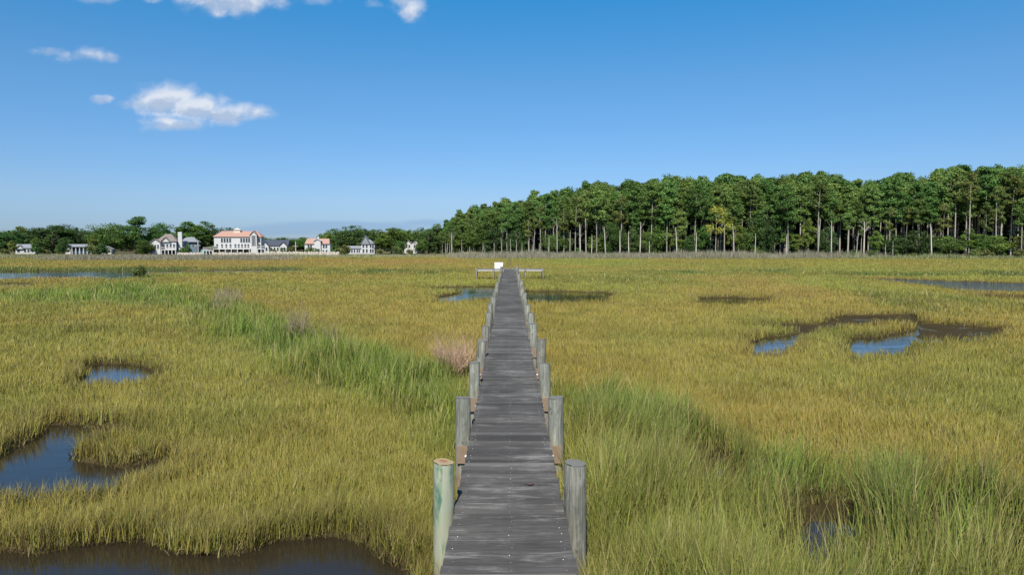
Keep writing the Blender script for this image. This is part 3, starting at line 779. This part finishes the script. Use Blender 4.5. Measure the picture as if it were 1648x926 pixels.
# leafy trees mixed into the edge
for k, (px, top, wpx) in enumerate(((742,372,40),(768,362,36),(800,368,40),(830,372,30),(905,366,24),(1062,352,40),(1085,366,34),(1128,362,36),(1205,362,40),(1228,345,44),(1262,350,36),(1300,352,30),(1440,380,36),(1475,372,40),(1520,378,44),(1560,368,34),(1600,380,46),(1640,372,40),(1015,374,36),(960,380,30),(890,376,28),(985,356,34),(1040,372,30),(1110,380,34),(1180,350,34),(1285,378,36),(1330,366,30),(1410,372,30),(1580,378,34))):
    d = edge_d(px)+random.uniform(.5, 4); H = hgt(px, top, d)
    p = random.choice(oaks); o = plant(p, far(px, d), d, H, 'leafy green tree growing low between the pale trunks at the wood edge', 'tree', 'leafy trees along the wood edge')
    o.scale.x = o.scale.y = wpx*d/1100/8.5
# the half-bare tree with the white trunk
hb = pine(14, .42, 3.4, 140, 17, (.20, .24, .05), .6, 14)
hb.name = 'half_bare_tree'; d = 192
plant(hb, far(1151, d), d, hgt(1151, 334, d), 'half bare tree with a bright white trunk and yellow green sprays before the wood', 'tree')
[c_ for c_ in hb.children if c_.name.startswith('trunk')][0].data.materials[0] = M_dead
# bleached snags on the marsh edge
sn = [(718,398,3),(727,374,2),(743,386,1),(753,400,3),(765,402,1),(777,391,4),(795,390,1),(808,382,4),(822,384,1),(831,386,3),(840,390,1),(868,392,1),(998,370,1),(1030,357,4),(1045,388,3),(1390,356,2),(1425,392,3),(1437,388,1),(1378,372,4),(1265,378,1),(883,380,1),(917,372,4),(858,372,4),(897,352,4),(934,360,4),(952,378,1),(975,364,4),(1012,372,1),(1090,366,4),(1120,374,1),(1182,362,4),(1215,376,1),(1316,352,4),(1338,356,4),(1364,372,1),(1500,360,4)]
for k, (px, top, kd) in enumerate(sn):
    d = edge_d(px)-random.uniform(3, 7)
    look = ('forked bleached snag', 'plain bleached pole of a dead tree', 'branchy bleached dead tree', 'short bleached dead stump', 'tall thin bleached dead tree')[kd]
    plant(snags[kd], far(px, d), d, hgt(px, top, d), f'{look}, {ORD[k] if k < 12 else ORD[k]} in the list', 'dead tree', 'bleached dead trees on the marsh edge')
order = sorted([o for o in placed if o.name.startswith('dead_tree')], key=lambda o: o.location.x/o.location.y)
for k, o in enumerate(order):
    o['label'] = o['label'].split(',')[0]+f', {ORD[k]} from the left end of the wood'
# shrubs at the foot of the wood
for k in range(36):
    px = random.uniform(740, 1690); d = edge_d(px)-random.uniform(-3, 3); H = random.uniform(1.3, 3.0)*(.7 if px < 900 else 1)
    plant(random.choice(bushes), far(px, d), d, H, 'low leafy shrub at the foot of the pine wood', 'shrub', 'shrubs at the foot of the wood')
# deep wood behind the pines: one mass
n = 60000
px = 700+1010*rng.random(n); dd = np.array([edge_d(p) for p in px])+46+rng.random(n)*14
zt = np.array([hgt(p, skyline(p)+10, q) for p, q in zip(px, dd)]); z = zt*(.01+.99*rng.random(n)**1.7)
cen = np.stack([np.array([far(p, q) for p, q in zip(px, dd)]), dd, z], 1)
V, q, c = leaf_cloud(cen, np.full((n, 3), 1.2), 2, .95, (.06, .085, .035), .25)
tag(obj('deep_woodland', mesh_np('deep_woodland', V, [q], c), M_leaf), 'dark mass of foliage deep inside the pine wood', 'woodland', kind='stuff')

# trees around and behind the houses
LT = [  # px, top y, width px, distance, kind, label
 (12,371,34,262,'p','dark spreading pine at the far left edge of the photo'), (45,374,30,268,'p','low dark pine behind the leftmost white cottage'),
 (86,360,54,264,'p','broad pine rising between the two leftmost white cottages'), (124,368,32,266,'o','rounded tree just left of the white arcaded cottage'),
 (152,371,28,270,'p','low pine standing behind the white arcaded cottage'), (183,359,46,262,'o','dense dark tree beside the tall open pine'),
 (218,350,36,266,'p','tallest open pine left of the white hip-roofed house'), (259,358,34,275,'o','compact tree rising behind the white hip-roofed house'),
 (312,358,62,285,'o','largest rounded tree behind the grey roofed house'), (345,364,26,287,'o','upright tree against the left end of the large pink-roofed house'),
 (372,368,34,300,'o','tree whose top shows above the large pink roof'), (527,380,26,272,'o','small dark tree right of the small pink-roofed house'),
 (566,369,44,268,'o','dense dark tree left of the grey-gabled house'), (590,374,30,290,'o','yellow green tree behind the grey-gabled house'),
 (630,373,52,250,'o','broad round green tree standing alone right of the grey-gabled house'), (668,376,34,268,'o','tree behind the rightmost pale cottage'),
 (690,370,34,258,'p','pine at the left end of the pine wood'), (705,366,30,262,'p','pine where the house trees meet the pine wood')]
for px, top, wpx, d, kd, lab in LT:
    if px > 520: top -= 4
    p = open_pine if px == 218 else random.choice(lefts if kd == 'p' else oaks[:3]); H = hgt(px, top, d)
    o = plant(p, far(px, d), d, H, lab, 'pine tree' if kd == 'p' else 'tree', 'trees around the houses')
    o.scale.x = o.scale.y = wpx*1.12*d/1100/(7.4 if kd == 'p' else 8.8)
for k in range(76):
    px = -70+800*k/76+random.uniform(-6, 6); d = random.uniform(300, 345)
    top = 378+random.uniform(-5, 6) if not 400 < px < 530 else 385+random.uniform(-3, 3)
    if px < 200: top -= 7
    if px > 520: top -= 5
    p = random.choice(oaks); o = plant(p, far(px, d), d, hgt(px, top, d), 'low dark tree in the band of trees far behind the houses', 'tree', 'background trees behind the houses')
    o.scale.x = o.scale.y = random.uniform(8, 12)/8.5
for px in (8,60,75,96,150,163,172,222,232,238,292,300,345,440,455,470,498,506,540,548,556,612,640,660,680):
    d = random.uniform(236, 243); o = plant(random.choice(bushes), far(px, d), d, random.uniform(1.6, 3.6), 'clipped dark garden shrub on the marsh side of the houses', 'shrub', 'garden shrubs before the houses')
for px, top, wpx, lab in ((20,389,18,'small tree hiding the left end of the leftmost white cottage'), (58,384,20,'small tree right of the leftmost white cottage'), (103,384,18,'small tree hiding the left end of the white arcaded cottage'),
                          (150,380,22,'small tree hiding the right end of the white arcaded cottage'), (163,393,12,'smallest tree, before the tiny white gabled house'), (232,386,20,'small tree left of the white hip-roofed house'), (643,388,18,'small tree hiding the left end of the pale cottage'), (680,386,20,'small tree right of the pale cottage by the wood')):
    d = 240; o = plant(random.choice(oaks), far(px, d), d, hgt(px, top, d), lab, 'tree', 'trees around the houses'); o.scale.x = o.scale.y = wpx*d/1100/8.5
x_, y_ = at(226, 447, 0); plant(bushes[0], x_, y_, 1.5, 'lone low green bush at the right end of the creek', 'shrub')

# ------------------------------------------------------------------ houses
M_sid = plain('white_siding', (.45, .445, .43), .7, .06, 1); M_cream = plain('cream_render', (.52, .46, .38), .8, .08, 1)
M_blue = plain('grey_blue_wall', (.10, .14, .18), .7, .1, 1); M_pink = plain('pink_roof_tiles', (.36, .215, .165), .8, .15, 2)
M_brown = plain('brown_shingles', (.18, .15, .13), .85, .2, 2); M_slate = plain('dark_slate', (.055, .065, .085), .7, .2, 2)
M_grey = plain('grey_shingles', (.2, .21, .225), .8, .15, 2); M_glass = plain('window_glass', (.03, .04, .055), .15, .1, 2, .6)
M_dark = plain('shaded_opening', (.05, .045, .04), .8, .2); M_rubble = plain('pale_rubble', (.36, .32, .26), .9, .35, 4)
M_teal = plain('teal_boards', (.13, .32, .28), .7, .15); M_pole = plain('pole_timber', (.45, .40, .34), .9, .2)
def house(px, d, label, cat='house'):
    o = thing('house', (far(px, d), d, .3), label=label, cat=cat); o.rotation_euler.z = -math.atan2(o.location.x, d)*.6; return o
def wall(h, x0, x1, z0, z1, dep=8, y0=0, m=None):
    b = MB(); b.box(x0, x1, y0, y0+dep, z0, z1); return b.build('wall', m or M_sid, h)
def gable(h, x0, x1, z0, z1, m, dep=8, y0=0, front=True, over=.35, face=None):
    b = MB(); t = .18
    if front:                              # ridge runs away from the marsh; the gable faces it
        c_ = (x0+x1)/2; b.prism([(x0-over, z0), (c_, z1), (x1+over, z0), (x1+over, z0+t), (c_, z1+t), (x0-over, z0+t)], y0-over, y0+dep+over)
        r_ = b.build('roof', m, h); b = MB(); b.prism([(x0, z0), (x1, z0), (c_, z1-.02)], y0+.003, y0+dep-.003); b.build('gable_wall', face or M_sid, h)
    else:
        b.prism([(y0-over, z0), (y0+dep+over, z0), (y0+dep/2, z1)], x0-over, x1+over, axis='x'); r_ = b.build('roof', m, h)
    return r_
def hip(h, x0, x1, z0, z1, m, dep=9, y0=0, rx=.3, over=.4):
    x0 -= over; x1 += over; ya, yb = y0-over, y0+dep+over; ym = (ya+yb)/2; e = (x1-x0)*rx
    b = MB(); b.add([(x0,ya,z0),(x1,ya,z0),(x1,yb,z0),(x0,yb,z0),(x0+e,ym,z1),(x1-e,ym,z1)], [(0,1,5,4),(1,2,5),(2,3,4,5),(3,0,4),(0,3,2,1)])
    return b.build('roof', m, h)
def win(h, x, z, w_=.9, hh=1.4, y0=0, m=None):
    b = MB(); b.box(x-w_/2-.1, x+w_/2+.1, y0-.05, y0-.003, z-.1, z+hh+.1); f_ = b.build('window', M_sid, h)
    b = MB(); b.box(x-w_/2, x+w_/2, y0-.07, y0-.052, z, z+hh); b.build('pane', m or M_glass, f_)
def porch(h, x0, x1, z, y0=-2.2, n=5, rail=True, roof=False):
    b = MB(); b.box(x0, x1, y0, -.003, z-.22, z); b.build('balcony', M_sid, h)
    if rail:
        b = MB(); b.box(x0, x1, y0, y0+.08, z+.9, z+1.0)
        for k in range(int((x1-x0)/.3)): b.box(x0+k*.3, x0+k*.3+.06, y0+.01, y0+.07, z, z+.9)
        b.build('railing', M_sid, h)
    for k in range(n):
        x = x0+.1+(x1-x0-.2)*k/(n-1); b = MB(); b.box(x-.12, x+.12, y0, y0+.24, 0, z-.222); b.build('post', M_sid, h)
def door(h, x, z, w_, hh, m=None, y0=0):
    b = MB(); b.box(x-w_/2, x+w_/2, y0-.06, y0-.004, z, z+hh); b.build('door', m or M_dark, h)
# large house with a pink roof
h = house(382, 242, 'largest white house, with a pink tiled roof, balconies and tall arched gable')
wall(h, -7.6, 8.0, 0, 6.2, 10)
hip(h, -7.6, 8.0, 6.2, 8.3, M_pink, 10, 0, .14)
b = MB(); b.box(-1.6, .6, 3.5, 5.5, 7.7, 8.7); b.build('cupola', M_cream, h); b = MB(); b.add([(-1.9,3.2,8.7),(.9,3.2,8.7),(.9,5.8,8.7),(-1.9,5.8,8.7),(-.5,4.5,9.4)], [(0,1,4),(1,2,4),(2,3,4),(3,0,4),(0,3,2,1)]); b.build('roof', M_cream, h)
wall(h, 4.6, 6.7, 0, 6.6, 1.2, -1.2); gable(h, 4.6, 6.7, 6.6, 8.2, M_pink, 5, -1.2)
for x in (5.2, 5.65, 6.1): win(h, x, 3.0, .3, 3.6, -1.2)
for x in (-5, -4.1, -3.2, -2.3, 1.4, 2.3, 3.2, 4.0, 7.4): win(h, x, 4.2, .6, 1.5)
for x in (-6.6, -5, -3.6, -2.2, -.6, .5, 1.6, 2.7, 3.7, 7.4): win(h, x, 2.3, .6, 1.3)
porch(h, -7.6, 4.4, 2.0, -2.4, 7); porch(h, 6.9, 9.4, 2.0, -2.0, 3)
porch(h, -10.8, -7.7, 1.5, -2.4, 4)
for x in (1.0, 2.6, 4.0): door(h, x, .1, 1.3, 1.6)  # dark panels, painted shade for the open ground floor
for x in (-5, -2, 7.5): door(h, x, .1, 1.1, 1.6)  # more dark panels painted in for shaded openings
# white hip-roofed house
h = house(266, 245, 'white two storey house with a brown hip roof and a white chimney')
wall(h, -4.4, 3.6, 0, 4.6, 8); hip(h, -2.6, 3.6, 4.603, 7.3, M_brown, 8, 0, .36)
wall(h, -4.4, -1.2, 0, 4.0, 2.0, -2.0); gable(h, -4.4, -1.2, 4.0, 5.4, M_brown, 5, -2.0); gable(h, -1.0, 1.5, 4.4, 6.0, M_brown, 4, -.6)
for x in (-3.7, -2.8, -1.9): win(h, x, 2.0, .5, 1.4, -2.0)
for x in (-.4, .7, 1.8, 2.9): win(h, x, 2.2, .6, 1.4)
porch(h, -1.0, 3.8, 1.7, -2.2, 5)
for x in (0, 1.4, 2.8): door(h, x, .1, .9, 1.3)
b = MB(); b.box(4.0, 5.3, 1.5, 3.0, 0, 8.0); b.build('chimney', M_sid, h)
# grey-roofed house
h = house(304, 252, 'small white house with a grey roof and a blue grey side wing')
wall(h, -2.7, 0, 0, 4.4, 7); wall(h, .003, 2.7, 0, 4.4, 7, .4, M_blue); hip(h, -2.7, 2.7, 4.4, 6.2, M_grey, 7.4, 0, .3)  # right part of the front is a darker blue grey
for x in (-2, -1): win(h, x, 2.7, .5, 1.0); win(h, x, .6, .5, 1.2)
win(h, 1.4, 2.4, .6, 1.2, .4)
b = MB(); b.box(-5.2, -3.1, .5, 6, 0, 4.9); b.build('wing', M_blue, h)
# dark-roofed house
h = house(441, 262, 'white house under a wide dark slate roof with white dormer gables')
wall(h, -4.9, 4.9, 0, 3.0, 9); gable(h, -4.9, 4.9, 3.0, 5.2, M_slate, 9, 0, False)
gable(h, -4.4, -1.8, 2.7, 4.4, M_slate, 5, -.8); gable(h, 2.2, 4.8, 2.7, 4.4, M_slate, 5, -.8)
wall(h, -4.4, -1.8, 0, 2.7, .79, -.8); wall(h, 2.2, 4.8, 0, 2.7, .79, -.8)
for x in (-3.6, -2.6, 3, 4): win(h, x, 1.0, .6, 1.3, -.8)
for x in (-1, .2, 1.4): win(h, x, 1.0, .6, 1.3)
# small pink-roofed house
h = house(511, 246, 'small white house with a pink tiled roof and a central dark door')
wall(h, -4.4, 4.4, 0, 3.7, 7); hip(h, -4.0, 3.9, 3.7, 5.6, M_pink, 7, 0, .05)
wall(h, -1.0, 1.2, 0, 4.6, .8, -.8); gable(h, -1.0, 1.2, 4.6, 5.4, M_sid, 3, -.8)
for x in (-3.1, -2.2, 2.2, 3.1): win(h, x, 2.2, .6, 1.2)
for x in (-3.2, -2.0, 2.0, 3.2): win(h, x, .4, .6, 1.1)
door(h, .1, .1, 1.5, 1.8, None, -.8); b = MB(); b.box(-.3, .3, 3, 3.6, 5.2, 6.3); b.build('chimney', M_sid, h)
# grey-gabled house
h = house(584, 250, 'white house with a steep grey gable and a low left wing')
wall(h, -.6, 4.2, 0, 3.7, 7); gable(h, -.6, 2.4, 3.6, 6.6, M_grey, 7, -.4, True, .35, M_grey); hip(h, -.6, 4.2, 3.703, 5.3, M_grey, 7, 0, .4)
wall(h, -5.4, -.604, 0, 2.0, 5); gable(h, -5.4, -.9, 2.0, 3.0, M_grey, 5, 0, False)
for x in (.2, 1.4, 2.8, 3.6): win(h, x, 2.3, .6, 1.1); win(h, x, .5, .6, 1.3)
for x in (-4.8, -3.9, -3, -2, -1.3): win(h, x, .5, .5, 1.1)
# pale cottage at the wood
h = house(663, 262, 'pale cottage half hidden by trees left of the pine wood')
wall(h, -2.9, 2.9, 0, 3.8, 6); gable(h, -2.9, -.4, 3.8, 5.2, M_grey, 6); gable(h, -.2, 2.9, 3.803, 5.3, M_grey, 6)
for x in (-2, -1, 1, 2): win(h, x, 2.2, .6, 1.1)
# cottages at the far left
h = house(41, 246, 'leftmost white cottage half hidden behind the pines')
wall(h, -3, 3, 0, 2.2, 6); gable(h, -3, 3, 2.2, 3.6, M_grey, 6, 0, False); gable(h, -2.6, -.6, 1.9, 3.2, M_grey, 3, -.6)
for x in (-2, -.1, .9, 2.2): win(h, x, .7, .6, 1.1)
h = house(127, 248, 'white arcaded cottage with a blue grey porch wall')
wall(h, -4.2, -2.6, 0, 2.6, 6); wall(h, -2.597, 4.2, 0, 2.0, 6, .8, M_blue); gable(h, -4.2, 4.2, 2.6, 3.6, M_grey, 6.5, 0, False)  # wall behind the posts is dark blue grey
for k in range(6):
    b = MB(); b.box(-2.3+k*1.2, -2.05+k*1.2, 0, .25, 0, 2.58); b.build('post', M_sid, h)
h = house(171, 249, 'tiny white gabled house between dark trees'); wall(h, -1.6, 1.6, 0, 1.6, 4); gable(h, -1.6, 1.6, 1.6, 2.7, M_grey, 4)
win(h, 0, .6, .6, .9)
# teal shed, bulkheads, poles
sh_ = thing('garden_shed', (far(328, 238), 238, .3), label='small teal shed on the marsh edge left of the large pink-roofed house', cat='shed')
b = MB(); b.box(-1, 1, 0, 2, 0, 1.5); b.build('wall', M_teal, sh_)
b = MB(); b.prism([(-1.15, 1.5), (1.15, 1.5), (0, 2.0)], -.1, 2.1); b.build('roof', M_grey, sh_)
b = MB(); b.box(-.35, .35, -.05, -.004, .05, 1.25); b.build('door', M_sid, sh_)
def rubble(pa, pb, d, hh, label):
    b = MB(); x = far(pa, d); xe = far(pb, d)
    while x < xe:
        s_ = random.uniform(.4, .9); b.tube([(x, d+random.uniform(-.3, .3), -.1), (x+random.uniform(-.1, .1), d, hh*random.uniform(.5, 1.0)), (x, d, hh*random.uniform(1, 1.3))], [s_*.7, s_*.55, s_*.2], 6); x += s_*.8
    return tag(b.build('rubble_wall', M_rubble), label, 'wall')
rubble(345, 424, 234, 1.0, 'pale rubble bank before the large pink-roofed house')
rubble(426, 546, 236, 1.2, 'pale rubble bank before the dark-roofed and small pink-roofed houses')
rubble(286, 326, 236, .9, 'short pale rubble bank before the grey-roofed house')
def pole(px, top, d, label):
    p = thing('utility_pole', (far(px, d), d, .3), label=label, cat='utility pole'); H = hgt(px, top, d)-.3
    b = MB(); b.tube([(0,0,-.3),(0,0,H*.5),(0,0,H)], [.17,.15,.12], 8); b.build('post', M_pole, p)
    b = MB(); b.box(-.9, .9, -.22, -.13, H*.62, H*.62+.12); b.build('crossarm', M_pole, p)
pole(319, 387, 239, 'pale utility pole left of the teal shed'); pole(476, 389, 241, 'brown utility pole left of the small pink-roofed house')
keepers = {p.name for p in placed}
for o in [o for o in bpy.data.objects if 'H' in o]:
    if o.name in keepers: del o['H']; continue
    for ch in list(o.children): bpy.data.objects.remove(ch)
    bpy.data.objects.remove(o)
print('objects', len(bpy.data.objects))
